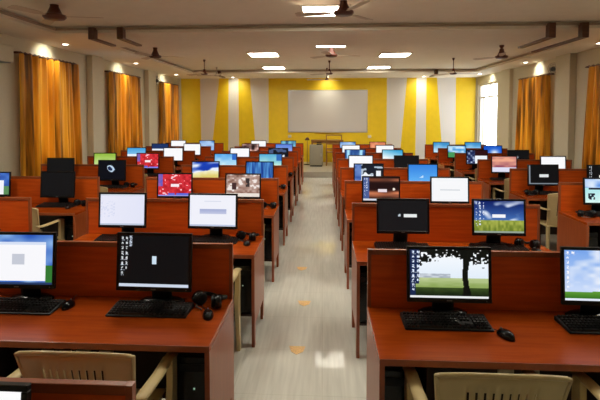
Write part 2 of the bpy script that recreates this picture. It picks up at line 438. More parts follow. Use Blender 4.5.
cab=empty('grey_cabinet',(-.215,15.5,.17)); tag(cab,'low grey metal cabinet standing on the platform at end of aisle','cabinet')
bevel(MB().box(-.22,.22,-.18,.20,.04,.71).build('cabinet_body',M['cab'],cab),.006)
bevel(MB().box(-.20,.20,-.195,-.18,.08,.68).build('door',M['cab'],cab),.004)
MB().box(.15,.17,-.21,-.195,.34,.44).build('handle',M['alu'],cab)
MB().box(-.20,.20,-.16,.18,0,.04).build('plinth',M['black'],cab)
ph=empty('desk_telephone',(-.12,15.48,.88)); tag(ph,'small black telephone lying on top of the grey cabinet','telephone')
bevel(MB().box(-.09,.09,-.08,.08,0,.035).build('phone_base',M['black'],ph),.01)
MB().tube([(-.08,-.02,.055),(-.06,-.02,.07),(.06,-.02,.07),(.08,-.02,.055)],.018,8).build('handset',M['blackg'],ph)

tb=empty('teacher_table',(.15,16.3,.17)); tag(tb,'plain brown wooden table behind the grey cabinet on platform','table')
bevel(MB().box(-.56,.56,-.26,.26,.80,.835).build('tabletop',M['fwood'],tb),.004)
for sx in (-1,1):
    for sy in (-1,1): MB().box(sx*.52-.025,sx*.52+.025,sy*.22-.025,sy*.22+.025,0,.80).build('leg',M['fwood'],tb)
MB().box(-.49,.49,-.215,-.195,.72,.80).build('apron',M['fwood'],tb)

wc=empty('wooden_chair',(.37,15.72,.17)); tag(wc,'wooden chair with tall open frame back, right of the grey cabinet','chair')
bevel(MB().box(-.25,.25,-.20,.22,.44,.47).build('seat',M['fwood'],wc),.004)
b=MB(); b.box(-.27,-.235,-.24,-.20,.47,1.05); b.box(.235,.27,-.24,-.20,.47,1.05); b.box(-.235,.235,-.235,-.205,1.01,1.05); b.box(-.235,.235,-.235,-.205,.72,.76); b.box(-.235,.235,-.235,-.205,.56,.60)
b.build('backrest',M['fwood'],wc)
for sx in (-1,1):
    MB().box(sx*.2525-.0175,sx*.2525+.0175,-.24,-.20,0,.47).build('leg',M['fwood'],wc)
    MB().box(sx*.23-.0175,sx*.23+.0175,.18,.215,0,.44).build('leg',M['fwood'],wc)
st=empty('stand_lamp',(-.53,15.9,.17)); tag(st,'slim floor stand with small dark shade left of grey cabinet','lamp')
MB().lathe([(.12,0),(.12,.015),(.02,.03)],20).build('base',M['black'],st)
MB().lathe([(.010,.02),(.010,.86)],10).build('pole',M['fwood'],st)
MB().lathe([(.085,.84),(.075,.88),(.04,.93),(.02,.94)],20).build('shade',M['dwood'],st)

ac=empty('air_conditioner',(XW0,6.95,2.72)); tag(ac,'beige wall air conditioner cut off at upper left edge of photo','air conditioner')
bevel(MB().box(-.01,.20,-.45,.50,0,.27).build('casing',M['wall'],ac),.02,3)
MB().box(.02,.16,-.42,.47,-.012,0).build('louvre',M['grey'],ac)

def wallfan(x,y,z,s,label):
    r=empty('wall_fan',(x,y,z)); tag(r,label,'wall fan')
    MB().box(*sorted((0,-s*.12)),-.02,.02,-.02,.02).build('bracket',M['grey'],r)
    MB().lathe([(.05,0),(.05,.09)],16,0,Matrix.Translation((-s*.12,0,0))@Matrix.Rotation(PI/2,4,'X')).build('motor',M['grey'],r)
    g=MB(); 
    for rr in (.06,.10,.135):
        g.tube([(-s*.12+rr*math.cos(q),-.11,rr*math.sin(q)) for q in [2*PI*k/20 for k in range(21)]],.004,5)
    for k in range(8):
        q=PI*k/8; g.tube([(-s*.12-.135*math.cos(q),-.11,-.135*math.sin(q)),(-s*.12+.135*math.cos(q),-.11,.135*math.sin(q))],.003,5)
    g.build('grille',M['grey'],r)
wallfan(XW0,14.35,2.93,-1,'small grey wall fan beside the farthest left curtain')
wallfan(XW1,11.25,2.93,1,'small grey wall fan above near corner of the full right curtain')

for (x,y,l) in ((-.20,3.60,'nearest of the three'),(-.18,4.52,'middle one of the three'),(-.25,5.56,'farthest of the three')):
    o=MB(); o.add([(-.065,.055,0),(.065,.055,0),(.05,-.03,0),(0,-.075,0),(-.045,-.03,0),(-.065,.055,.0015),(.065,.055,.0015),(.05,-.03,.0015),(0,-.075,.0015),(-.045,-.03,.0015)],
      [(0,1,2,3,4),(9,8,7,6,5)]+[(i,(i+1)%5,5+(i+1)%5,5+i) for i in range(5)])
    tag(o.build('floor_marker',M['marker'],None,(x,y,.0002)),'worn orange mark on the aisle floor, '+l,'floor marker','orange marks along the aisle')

# ------------------------------------------------------------------ desks
DW_Z=.75; HP=1.083; DEP=.60
def make_desk(W, s):
    """origin at floor, aisle-side back corner; body spans x 0..s*W, y -DEP..0"""
    def X(a,b): return tuple(sorted((s*a,s*b)))
    r = empty('computer_desk')
    bevel(MB().box(*X(0,W),-DEP,-.026,DW_Z-.03,DW_Z).build('tabletop',M['desk'],r),.003)
    bevel(MB().box(*X(.0,W),-DEP-.004,-DEP,DW_Z-.032,DW_Z-.001).build('edge_strip',M['edge'],r),.001)
    p=MB(); p.box(*X(.02,W-.02),-.020,-.006,DW_Z-.03,HP-.03)
    p.build('privacy_panel',M['panel'],r)
    MB().box(*X(.02,W-.02),-.020,-.006,.12,DW_Z-.03).build('modesty_panel',M['deskshade'],r)
    for a in (0,W-.02): MB().box(*X(a,a+.02),-.026,0,.0,HP).build('panel_stile',M['edge'],r)
    bevel(MB().box(*X(.02,W-.02),-.026,0,HP-.03,HP).build('panel_cap',M['edge'],r),.003)
    for a in (0,W-.024):
        sp=MB(); sp.box(*X(a,a+.024),-DEP+.012,-.026,.18,DW_Z-.03)
        sp.box(*X(a,a+.024),-DEP+.012,-DEP+.06,0,.18); sp.box(*X(a,a+.024),-.085,-.026,0,.18)
        sp.build('side_panel',M['deskv'],r)
        ee = MB().box(*X(a,a+.024),-DEP,-DEP+.012,0,DW_Z-.032); ee.build('front_edge',M['edge'],r)
    for a,bq in ((.024,.25),(W-.25,W-.024)):
        MB().box(*X(a,bq),-DEP+.165,-.026,.18,.20).build('tower_shelf',M['deskshade'],r)
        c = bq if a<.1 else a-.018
        sp=MB().box(*X(c,c+.018),-DEP+.165,-.026,0,DW_Z-.03); sp.build('divider_panel',M['deskshade'],r)
    for a in (.74,.88):
        sk=bevel(MB().box(*X(a,a+.085),-.045,-.020,.335,.415).build('power_socket',M['socket'],r),.004)
    return r

def make_tower():
    r=empty('computer_tower')
    bevel(MB().box(-.09,.09,-.19,.20,.008,.41).build('case',M['black'],r),.004)
    bevel(MB().box(-.088,.088,-.205,-.19,.012,.405).build('front_panel',M['blackg'],r),.004)
    MB().box(-.075,.075,-.209,-.205,.33,.37).build('disc_drive',M['black'],r)
    MB().lathe([(.005,0),(.005,.004)],12,0,Matrix.Translation((0,-.205,.24))@Matrix.Rotation(PI/2,4,'X')).build('power_light',M['led'],r)
    f=MB()
    for sx in (-1,1):
        for sy in (-1,1): f.box(sx*.07-.012,sx*.07+.012,sy*.16-.012,sy*.16+.012,0,.008)
    f.build('feet',M['black'],r)
    return r

def make_keyboard():
    r=empty('keyboard'); w,d=.225,.083
    c=MB(); c.add([(-w,-d,0),(w,-d,0),(w,d,0),(-w,d,0),(-w,-d,.010),(w,-d,.010),(w,d,.026),(-w,d,.026)],[(0,3,2,1),(4,5,6,7),(0,1,5,4),(1,2,6,5),(2,3,7,6),(3,0,4,7)])
    bevel(c.build('case',M['black'],r),.005,2)
    k=MB(); slope=math.atan(.016/.166)
    Mx=Matrix.Translation((0,0,.018))@Matrix.Rotation(slope,4,'X')
    rows=6
    for j in range(rows):
        y=-.064+j*.0245+(.006 if j==5 else 0)
        def row(x0,x1,n,skip=()):
            st=(x1-x0)/n
            for i in range(n):
                if i in skip: continue
                xa=x0+i*st+.0014; xb=x0+(i+1)*st-.0014
                a,bb=xa+.002,xb-.002
                k.add([(xa,y-.010,0),(xb,y-.010,0),(xb,y+.010,0),(xa,y+.010,0),(a,y-.007,.009),(bb,y-.007,.009),(bb,y+.008,.009),(a,y+.008,.009)],
                      [(4,5,6,7),(0,1,5,4),(1,2,6,5),(2,3,7,6),(3,0,4,7)],0,False,Mx)
        if j==0: row(-.214,-.15,3); row(-.15,-.03,1); row(-.03,.062,4)
        else: row(-.214,.062,14)
        row(.072,.125,3, () if j in (0,3,4,5) else ((0,2) if j==1 else (0,1,2)))
        if j<5: row(.136,.214,4)
    tag(k.build('keycaps',M['key'],r),kind='stuff')
    f=MB()
    for q in range(3): f.box(.150+q*.018,.156+q*.018,.068,.072,.0262,.0275)
    f.build('indicator_lights',M['grey'],r)
    return r
def make_mouse():
    r=empty('mouse'); n=16; m=8; vs=[];fs=[]
    for j in range(m+1):
        t=j/m*PI/2
        for i in range(n):
            a=2*PI*i/n; cx=math.cos(a); cy=math.sin(a)
            w=.031*(1+.08*cy); vs.append((w*cx*math.cos(t)**.7 if j<m else 0,.056*cy*math.cos(t)**.7 if j<m else 0,.036*math.sin(t)*(1-.22*cy*math.cos(t))))
    for j in range(m):
        for i in range(n):
            k=(i+1)%n; fs.append((j*n+i,j*n+k,(j+1)*n+k,(j+1)*n+i))
    fs.append(tuple(range(n-1,-1,-1)))
    MB().add(vs,fs,0,True).build('body',M['blackg'],r)
    MB().lathe([(.008,-.003),(.010,0),(.008,.003)],12,0,Matrix.Translation((0,.032,.026))@Matrix.Rotation(PI/2,4,'Y')).build('scroll_wheel',M['grey'],r)
    MB().tube([(0,.054,.008),(-.01,.09,.004),(-.03,.13,.004),(-.03,.17,.004)],.0022,6).build('cable',M['black'],r)
    return r
def make_headset():
    r=empty('headset'); r.scale=(1.22,1.22,1.12)
    for sx in (-1,1):
        cM=Matrix.Translation((sx*.055,-.02,.034))@Matrix.Rotation(sx*.5,4,'Z')@Matrix.Rotation(PI/2,4,'Y')
        c=MB(); c.lathe([(.024,-.020),(.034,-.014),(.034,.006),(.030,.012)],20,0,cM); e=c.build('ear_cup',M['blackg'],r)
        MB().lathe([(.028,.012),(.033,.018),(.028,.026),(.012,.024)] if sx<0 else [(.012,-.034),(.028,-.036),(.033,-.028),(.028,-.020)],20,0,cM).build('ear_pad',M['black'],e)
    MB().tube([(-.058,-.02,.05),(-.066,.02,.042),(-.045,.055,.026),(0,.072,.012),(.045,.055,.026),(.066,.02,.042),(.058,-.02,.05)],.010,8).build('headband',M['black'],r)
    MB().tube([(-.06,-.03,.012),(-.04,-.07,.010),(.0,-.085,.010)],.004,6).build('microphone',M['grey'],r)
    return r

# ------------------------------------------------------------------ chair
def make_chair():
    """cream plastic armchair, faces +y; origin on floor"""
    r=empty('plastic_armchair')
    # seat: dished, thin
    n,m=10,10; top=[];
    def sx(j): return .225-.02*(j/m)
    vs=[];fs=[]
    for j in range(m+1):
        y=.23-.44*j/m
        for i in range(n+1):
            u=i/n*2-1; z=.430+.010*u*u-.018*math.sin(PI*j/m)*(1-u*u)-(.020 if j==0 else 0)
            vs.append((u*sx(j),y,z))
    for j in range(m):
        for i in range(n):
            q=j*(n+1)+i; fs.append((q,q+n+1,q+n+2,q+1))
    o=MB().add(vs,fs,0,True).build('seat',M['chair'],r)
    sd=o.modifiers.new('solid','SOLIDIFY'); sd.thickness=.012; sd.offset=-1
    # backrest: reclined curved shell with vertical slots and thick rim
    n,m=46,12; vs=[];fs=[]
    def bp(u,t):     # u -1..1, t 0(bottom)..1(top)
        hw=.200+.050*t
        z=.42+.452*t-.022*t*abs(u)**2.5
        y=-.195-.105*t+.045*u*u*(1-.3*t)
        return (u*hw,y,z)
    for j in range(m+1):
        for i in range(n+1): vs.append(bp(i/n*2-1,j/m))
    for j in range(m):
        for i in range(n):
            u=(i+.5)/n*2-1
            slot = 4<=j<=9 and abs(u)<.60 and (i%3==1)
            if slot: continue
            q=j*(n+1)+i; fs.append((q,q+1,q+n+2,q+n+1))
    o=MB().add(vs,fs,0,True).build('backrest',M['chair'],r)
    sd=o.modifiers.new('solid','SOLIDIFY'); sd.thickness=.007; sd.offset=0
    rim=[bp(-1,j/m) for j in range(0,m+1)]+[bp(i/n*2-1,1) for i in range(1,n)]+[bp(1,j/m) for j in range(m,-1,-1)]
    MB().tube(rim,.010,8).build('back_rim',M['chair'],r)
    for s in (-1,1):
        # armrest: broad band from the back down-forward then front leg
        pts=[(s*.240,-.268,.66),(s*.268,-.225,.655),(s*.276,-.05,.652),(s*.277,.09,.655),(s*.277,.155,.645)]
        MB().tube(pts,.02,8,0,True,(.030,.012)).build('armrest',M['chair'],r)
        # front leg : wide flat, slight splay, runs from arm to floor
        lg=MB(); secs=[(.645,.280,.128,.016,.034),(.50,.277,.132,.017,.036),(.43,.272,.136,.018,.038),(.2,.276,.145,.016,.032),(0,.280,.155,.015,.028)]
        def leg(secs,sgn):
            vs=[];fs=[]
            for (z,x,y,hw,hd) in secs:
                vs+= [(s*x-hw,y-hd,z),(s*x+hw,y-hd,z),(s*x+hw,y+hd,z),(s*x-hw,y+hd,z)]
            for q in range(len(secs)-1):
                for i in range(4):
                    j=(i+1)%4; fs.append((q*4+i,(q+1)*4+i,(q+1)*4+j,q*4+j))
            fs.append((0,1,2,3)); e=4*(len(secs)-1); fs.append((e+3,e+2,e+1,e))
            return vs,fs
        a,c=leg(secs,s); bevel(MB().add(a,c).build('leg',M['chair'],r),.004)
        secs=[(.43,.21,-.19,.014,.032),(.2,.225,-.225,.013,.026),(0,.240,-.262,.012,.020)]
        a,c=leg(secs,s); bevel(MB().add(a,c).build('leg',M['chair'],r),.004)
        MB().tube([(s*.215,.14,.425),(s*.215,-.19,.425)],.012,8).build('side_rail',M['chair'],r)
    return r

# ------------------------------------------------------------------ monitors
def hsh(a,b,s=0):
    n=int(a)*374761393+int(b)*668265263+s*974634777; n=(n^(n>>13))*1274126177 & 0xffffffff
    return ((n^(n>>16))&0xffff)/65535.0
def noise(x,y,s=0):
    xi,yi=math.floor(x),math.floor(y); fx,fy=x-xi,y-yi; fx=fx*fx*(3-2*fx); fy=fy*fy*(3-2*fy)
    a=hsh(xi,yi,s)*(1-fx)+hsh(xi+1,yi,s)*fx; b=hsh(xi,yi+1,s)*(1-fx)+hsh(xi+1,yi+1,s)*fx
    return a*(1-fy)+b*fy
def mix(a,b,t):
    t=max(0,min(1,t)); return tuple(a[i]*(1-t)+b[i]*t for i in range(3))
def inr(u,v,a,b,c,d): return a<=u<=b and c<=v<=d
def icons(u,v,cols,rows,x0=.02,dx=.065,col=(225,235,255)):
    """desktop icons down the left side; v from the top"""
    for c in range(cols):
        for r in range(rows[c]):
            cx=x0+.022+c*dx; cy=.05+r*.098
            if abs(u-cx)<.016 and abs(v-cy)<.026 and hsh(int(u*150),int(v*110),c*31+r)>.25: return col
            if abs(u-cx)<.026 and .034<v-cy<.044 and hsh(int(u*150),9,r)>.6: return (200,210,225)
    return None
def p_tree(u,v):
    w=1-v
    if w>.955: return (236,238,240)
    ic=icons(u,w,2,(9,7))
    if u<.075 or (u<.12 and w<.72):
        return ic or (22,38,78)
    if ic: return ic
    n=noise(u*14,w*12,3)*.6+noise(u*34,w*30,4)*.4
    edge=.34-.20*math.sin((u-.1)*3.0)+.10*(u>.8)+ .12*math.exp(-((u-.70)/.09)**2) +.07
    if w<edge-.07+(n-.5)*.30 and noise(u*38,w*30,12)<.80-.25*(w/edge): return (16,18,14)
    tw=.036+.05*max(0,(w-.75))*2+.03*max(0,.4-w)
    if abs(u-.715-.01*math.sin(w*9))<tw: return (14,16,12)
    if w<.58:
        if .50<w<.58 and u<.52: return mix((150,160,175),(215,222,230),noise(u*20,w*30,7))
        return mix((250,252,255),(205,225,245),w*.9)
    if w<.78:
        return mix((190,205,150),(140,165,90),(w-.58)/.2+(noise(u*10,w*30,2)-.5)*.4)
    return mix((60,80,35),(25,38,18),(w-.78)/.15+(n-.5)*.5)
def p_hill(u,v):
    w=1-v
    if w>.95: return (228,236,250)
    ic=icons(u,w,2 if u<.16 else 0,(8,1),col=(250,250,255))
    if ic: return ic
    if w>.80+.03*math.sin(u*4+1): return mix((105,165,60),(50,110,30),(w-.8)*6)
    n=noise(u*5,w*7,1)*.6+noise(u*12,w*14,2)*.4
    return mix(mix((120,165,235),(200,218,250),w*1.3),(238,242,252),(n-.40)*2.2)
def p_black_icons(u,v):
    w=1-v
    if w>.945: return (205,215,232)
    ic=icons(u,w,2,(8,7),dx=.06,col=(215,220,225))
    if ic: return ic
    if u<.20 and u>.13 and w<.22 and abs(u-.165)<.018 and hsh(int(u*100),int(w*80))>.3: return (190,200,215)
    if inr(u,w,.47,.535,.40,.56): return (205,225,240)
    return (13,14,16)
def p_deskwin(u,v):
    w=1-v
    if inr(u,w,.0,.90,.15,.93):
        if inr(u,w,.0,.90,.15,.20): return (215,225,245)
        if inr(u,w,.42,.60,.38,.60): return (198,202,214)
        return (248,248,252)
    if w>.95: return (40,60,100)
    c=mix((35,80,180),(150,190,235),noise(u*6,w*6,5)*1.1)
    if u>.9 and w>.62: c=(50,120,50)
    return c
def p_lav(u,v):
    w=1-v; c=mix((236,236,250),(222,226,246),u*.5+.2)
    if w<.06: c=(215,220,235)
    if w>.95: c=(190,200,220)
    if u<.33 and .2<w<.75 and noise(u*30,w*24,3)>.62: c=(218,222,243)
    return c
def p_dialogbar(u,v):
    w=1-v; c=(240,241,250)
    if inr(u,w,.22,.80,.44,.60): c=mix((160,170,210),(195,200,228),(w-.44)*6)
    if inr(u,w,.32,.68,.18,.22): c=(215,220,235)
    if w>.96: c=(190,200,225)
    return c
def dlg(u,w,a=.38,b=.64,c=.46,d=.58):
    return inr(u,w,a,b,c,d)
def p_red(u,v):
    w=1-v
    if w>.955: return (150,150,230)
    if dlg(u,w): return (250,235,240)
    n=noise(u*9,w*7,8)*.5+noise(u*20,w*16,9)*.5
    if u<.14 and w<.55: return mix((70,90,200),(190,100,160),n)
    if u<.5 and u>.3 and w>.86: return (90,100,210)
    if u>.55 and w>.88: return (80,100,215)
    if n>.76: return (245,215,225)
    return mix((165,20,30),(235,60,70),n*1.5-.2)
def p_collage(u,v):
    w=1-v
    n=noise(u*7,w*6,11)*.5+noise(u*15,w*12,12)*.5
    if inr(u,w,.17,.30,.38,.68): return (70,45,45)
    if inr(u,w,.58,.70,.15,.55) and n>.35: return (60,50,50)
    if n>.62: return (240,230,225)
    return mix((120,80,65),(215,190,180),n*1.5-.1) if w<.85 else (235,225,215)
def p_dune(u,v):
    w=1-v; h=.58+.10*math.sin(u*3.2+2.4)
    if w>h: return mix((245,245,215),(225,205,110),(w-h)*2.4+noise(u*8,w*8)*.3)
    n=noise(u*4+w*2,w*5,4)
    return mix((20,60,175),(235,242,255),(n-.35)*2.2+(w-.3)*1.2) 
def p_stripes(u,v):
    s=abs(math.sin((u+.04*math.sin(v*3))*PI*3.2)); n=noise(u*26,v*2,2)
    return mix((10,45,130),(110,185,240),s*.5+n*.6-.15)
def p_sea(u,v):
    w=1-v; c=mix((90,170,235),(225,250,250),w*1.1+(noise(u*5,w*6)-.5)*.4)
    if u>.8 and w<.4: c=(45,105,200)
    return c
def p_aqua(u,v):
    w=1-v; c=mix((80,170,215),(200,245,225),w*1.2+(noise(u*4,w*4,3)-.5)*.4)
    if u>.78 and w<.45: c=(50,110,190)
    return c
def p_white(u,v): return (250,250,252)
def p_whiteline(u,v):
    w=1-v
    return (170,180,190) if inr(u,w,.24,.78,.50,.53) else (247,248,250)
def p_bw(u,v):
    w=1-v; n=noise(u*6,w*5,3)
    if w>.5 and u<.85: return (230,235,240) if n>.45 else (20,25,35)
    return (70,90,130) if n>.6 else (14,18,30)
def p_mosaic(u,v):
    w=1-v; n=noise(u*6,w*5,21)
    return mix((30,15,15),(230,185,175),n*1.3-.1)
def p_blue(u,v):
    w=1-v
    if inr(u,w,.36,.52,.58,.72) and u-.36>(.72-w): return (190,225,250)
    return mix((50,130,225),(100,180,245),w)
def p_lavblue(u,v): return mix((90,130,220),(205,205,245),(1-v)*.9+noise(u*4,v*4)*.3-.2)
def p_tealblue(u,v):
    w=1-v
    return mix((20,60,110),(120,190,215),noise(u*5,w*4,6)*1.2) 
def p_greydlg(u,v):
    w=1-v
    if inr(u,w,.52,.78,.45,.55): return (232,236,236)
    if (u-.43)**2+((w-.49)*.7)**2<.0008: return (190,200,210)
    return (22,23,25)
def p_field(u,v):
    w=1-v
    if w>.94: return (150,165,150)
    ic=icons(u,w,3 if w<.7 else 2,(8,8,6),dx=.075,col=(220,230,250))
    if ic: return ic
    if dlg(u,w,.37,.64,.42,.52): return (245,246,250)
    if w>.60: return mix((190,195,90),(95,115,35),noise(u*26,w*10,2)*.7+(w-.6))
    n=noise(u*5-w*3,w*6+u*3,7)
    return mix(mix((8,28,95),(85,135,205),w*1.3),(225,232,246),(n-.58)*3.0)
def p_sunset(u,v):
    w=1-v
    if w>.93: return (215,220,230)
    if u<.16:
        ic=icons(u,w,2,(8,6)); return ic or (75,95,150)
    if dlg(u,w,.42,.66,.50,.62): return (235,220,225)
    if (u-.86)**2+(w-.5)**2*.5<.0012: return (250,235,220)
    band=noise(u*3,w*8,15)
    glow=math.exp(-((w-.72)/.13)**2)+.55*math.exp(-((w-.10)/.08)**2)
    return mix((32,14,14),(235,140,95),glow*(.45+band*.9))
def p_treeb(u,v):
    w=1-v; n=noise(u*8,w*7,5)
    if u<.24: return mix((50,85,160),(120,150,210),n)
    if (.22<u<.66 and w>.42+.2*n) or (.76<u<.94 and w>.35): return (240,245,250)
    if w>.85: return (170,200,240)
    return (24,30,42) if n<.7 else (180,195,210)
def p_curtblue(u,v):
    return mix((15,50,125),(170,225,250),max(0,math.sin(u*PI*3.1))**3+noise(u*10,v*3)*.4)
def p_cyanwhite(u,v):
    w=1-v
    return mix((60,165,215),(245,252,252),w*1.3+(.3-u*.5))
def p_salmon(u,v): return mix((205,110,75),(245,170,130),noise(u*5,v*4))
def p_dark(u,v): return (16,17,19)
def p_swirl(u,v):
    w=1-v; x=(u-.44)*1.5; y=w-.42; r=math.hypot(x,y); a=math.atan2(y,x)
    rr=.155+.03*math.sin(a*2+.5)
    if abs(r-rr)<.035+.02*math.sin(a+2): return (190,210,232)
    if .06<x<.26 and abs(y-(x-.16)*.6)<.035: return (150,180,215)
    return (8,11,20) if r>.12 else (20,40,80)
def p_green(u,v): return mix((150,190,70),(225,240,190),(1-v)*.9+noise(u*5,v*4)*.3-.2)
def p_cyanwin(u,v):
    w=1-v
    return (240,246,250) if (w>.5 and u<.75) else mix((70,160,220),(180,220,240),w)
def p_bwin(u,v):
    w=1-v
    return (235,240,248) if (w>.45 and u<.8) else (25,50,100)
def p_bluewinl(u,v):
    w=1-v
    if w>.34 and u<.83: return (242,243,250)
    if u>.83 and w>.6: return (90,140,90)
    return mix((20,50,140),(90,140,220),noise(u*5,w*5))
def p_bluefar(u,v): return mix((40,100,190),(200,225,250),noise(u*3,v*3,5)*.9+(1-v)*.3)
def p_teal_coast(u,v):
    w=1-v
    if inr(u,w,.10,.44,.36,.44) or inr(u,w,.08,.26,.60,.86) and noise(u*20,w*20)>.35: return (25,35,50)
    if w<.36: return mix((70,130,225),(235,245,255),noise(u*5,w*7,3)*1.2)
    return mix((150,225,235),(215,245,240),w)
def p_blackdlg(u,v):
    w=1-v
    if w>.94 or u<.05: return (130,140,150)
    if dlg(u,w,.36,.68,.47,.62): return (225,228,230)
    return (12,13,15)
def p_blackicons2(u,v):
    w=1-v
    ic=icons(u,w,2,(8,8),col=(200,205,215))
    if ic: return ic
    if dlg(u,w,.36,.64,.5,.64): return (225,228,230)
    return (13,14,16)
def p_pinksunset(u,v):
    w=1-v
    if w>.72: return (225,225,245)
    return mix((240,170,140),(150,80,100),abs(w-.2)*1.6+(noise(u*5,w*8,2)-.5)*.8)
def p_pinkdark(u,v):
    w=1-v
    if w>.42 and u>.4: return (240,245,250)
    return mix((20,35,80),(200,215,240),(noise(u*9,w*10)-.4)*2) if u<.4 else (45,15,20)
def p_smallmark(u,v):
    w=1-v
    return (150,155,165) if ((u-.45)*1.5)**2+(w-.5)**2<.006 and noise(u*40,w*40)>.4 else (14,15,18)
def p_greenblue(u,v):
    w=1-v
    if w>.55 and u<.4: return (70,150,90)
    return mix((60,150,220),(220,240,252),noise(u*6,w*6,3)*1.3-.1)
def p_cyanlow(u,v): return mix((50,140,205),(225,245,250),(1-v)*1.1+noise(u*3,v*3)*.3-.2)
def p_deepblue(u,v):
    w=1-v
    return mix((20,85,200),(230,240,255),math.exp(-(((u-.6)/.25)**2+((w-.6)/.3)**2)))
def p_whitegrey(u,v): return mix((255,255,255),(228,230,235),(1-v)*.8)

def screen_mesh(fn, w, h, nu, nv):
    vs=[(-w/2+w*i/nu,0,-h/2+h*j/nv) for j in range(nv+1) for i in range(nu+1)]
    fs=[(j*(nu+1)+i,j*(nu+1)+i+1,(j+1)*(nu+1)+i+1,(j+1)*(nu+1)+i) for j in range(nv) for i in range(nu)]
    me=bpy.data.meshes.new('screen'); me.from_pydata(vs,[],fs); me.materials.append(M['screen'])
    ca=me.color_attributes.new('Picture','FLOAT_COLOR','CORNER'); buf=[]
    for j in range(nv):
        for i in range(nu):
            c=fn((i+.5)/nu,(j+.5)/nv); q=[lin(max(0,min(255,c[0]))),lin(max(0,min(255,c[1]))),lin(max(0,min(255,c[2]))),1.0]
            buf+=q*4
    ca.data.foreach_set('color',buf); me.update(); return me

_cas={}
TILT=math.radians(5)
def make_monitor(fn, W, H, res, cz=1.01-.75):
    """origin on the desk under the panel; screen faces -y. Panel centre height cz"""
    key=(round(W,3),round(H,3),round(cz,3))
    r=empty('monitor'); bz=.016; bb=.024
    if key not in _cas:
        p=MB(); T=Matrix.Translation((0,0,cz))@Matrix.Rotation(-TILT,4,'X')
        w,h=W/2,H/2
        p.box(-w,w,-.008,.012,h-bz,h,0,T); p.box(-w,w,-.008,.012,-h,-h+bb,0,T)
        p.box(-w,-w+bz,-.008,.012,-h+bb,h-bz,0,T); p.box(w-bz,w,-.008,.012,-h+bb,h-bz,0,T)
        # rear shell tapering back
        vs=[(-w+.002,.012,-h+.002),(w-.002,.012,-h+.002),(w-.002,.012,h-.002),(-w+.002,.012,h-.002),
            (-w*.72,.045,-h*.7),(w*.72,.045,-h*.7),(w*.72,.045,h*.72),(-w*.72,.045,h*.72)]
        p.add(vs,[(0,3,2,1),(4,5,6,7),(0,1,5,4),(1,2,6,5),(2,3,7,6),(3,0,4,7)],0,False,T)
        q=MB()
        q.tube([(0,.118,.010),(0,.110,.07),(0,.062,cz-.02)],.02,10,0,True,(.062,.012))
        q2=MB(); q2.lathe([(.135,0),(.135,.008),(.11,.020),(.05,.028)],28,0,Matrix.Translation((0,.122,0))@Matrix.Diagonal((1,.40,1,1)))
        g=MB(); g.box(-.014,.014,-.0095,-.008,-h+.008,-h+.015,0,T); g.box(w-.03,w-.025,-.0095,-.008,-h+.008,-h+.013,0,T)
        _cas[key]=(p.mesh('casing',M['black']),q.mesh('stand',M['black']),q2.mesh('base',M['blackg']),g.mesh('badge',M['grey']))
    for nme,me in zip(('casing','stand','base','badge'),_cas[key]):
        o=bpy.data.objects.new(nme,me); COL.objects.link(o); o.parent=r
        if nme=='casing': bevel(o,.002,1)
    sw,sh=W-2*bz,H-bz-bb
    s=bpy.data.objects.new('screen',screen_mesh(fn,sw,sh,*res)); COL.objects.link(s); s.parent=r
    s.rotation_euler=(-TILT,0,0)
    off=Vector((0,-.004,(bb-bz)/2)); off.rotate(Matrix.Rotation(-TILT,3,'X')); s.location=Vector((0,0,cz))+off
    return r

# ------------------------------------------------------------------ layout
dL,pL,dR,pR=2.7516,1.465,2.6805,1.415
ORD=['first','second','third','fourth','fifth','sixth','seventh','eighth']
R2=dict(near=(112,70),mid=(60,38),far=(30,20))
deskL=make_desk(1.664,-1); deskR=make_desk(1.604,1)
used={'L':False,'R':False}
tower0=make_tower(); kb0=make_keyboard(); mo0=make_mouse(); hs0=make_headset(); ch0=make_chair()
protos={'tower':tower0,'kb':kb0,'mo':mo0,'hs':hs0,'ch':ch0}; first={k:True for k in protos}
def inst(key,loc,rz=0):
    p=protos[key]
    if first[key]:
        first[key]=False; p.location=loc; p.rotation_euler=(0,0,rz); return p
    return dup(p,loc,rz)

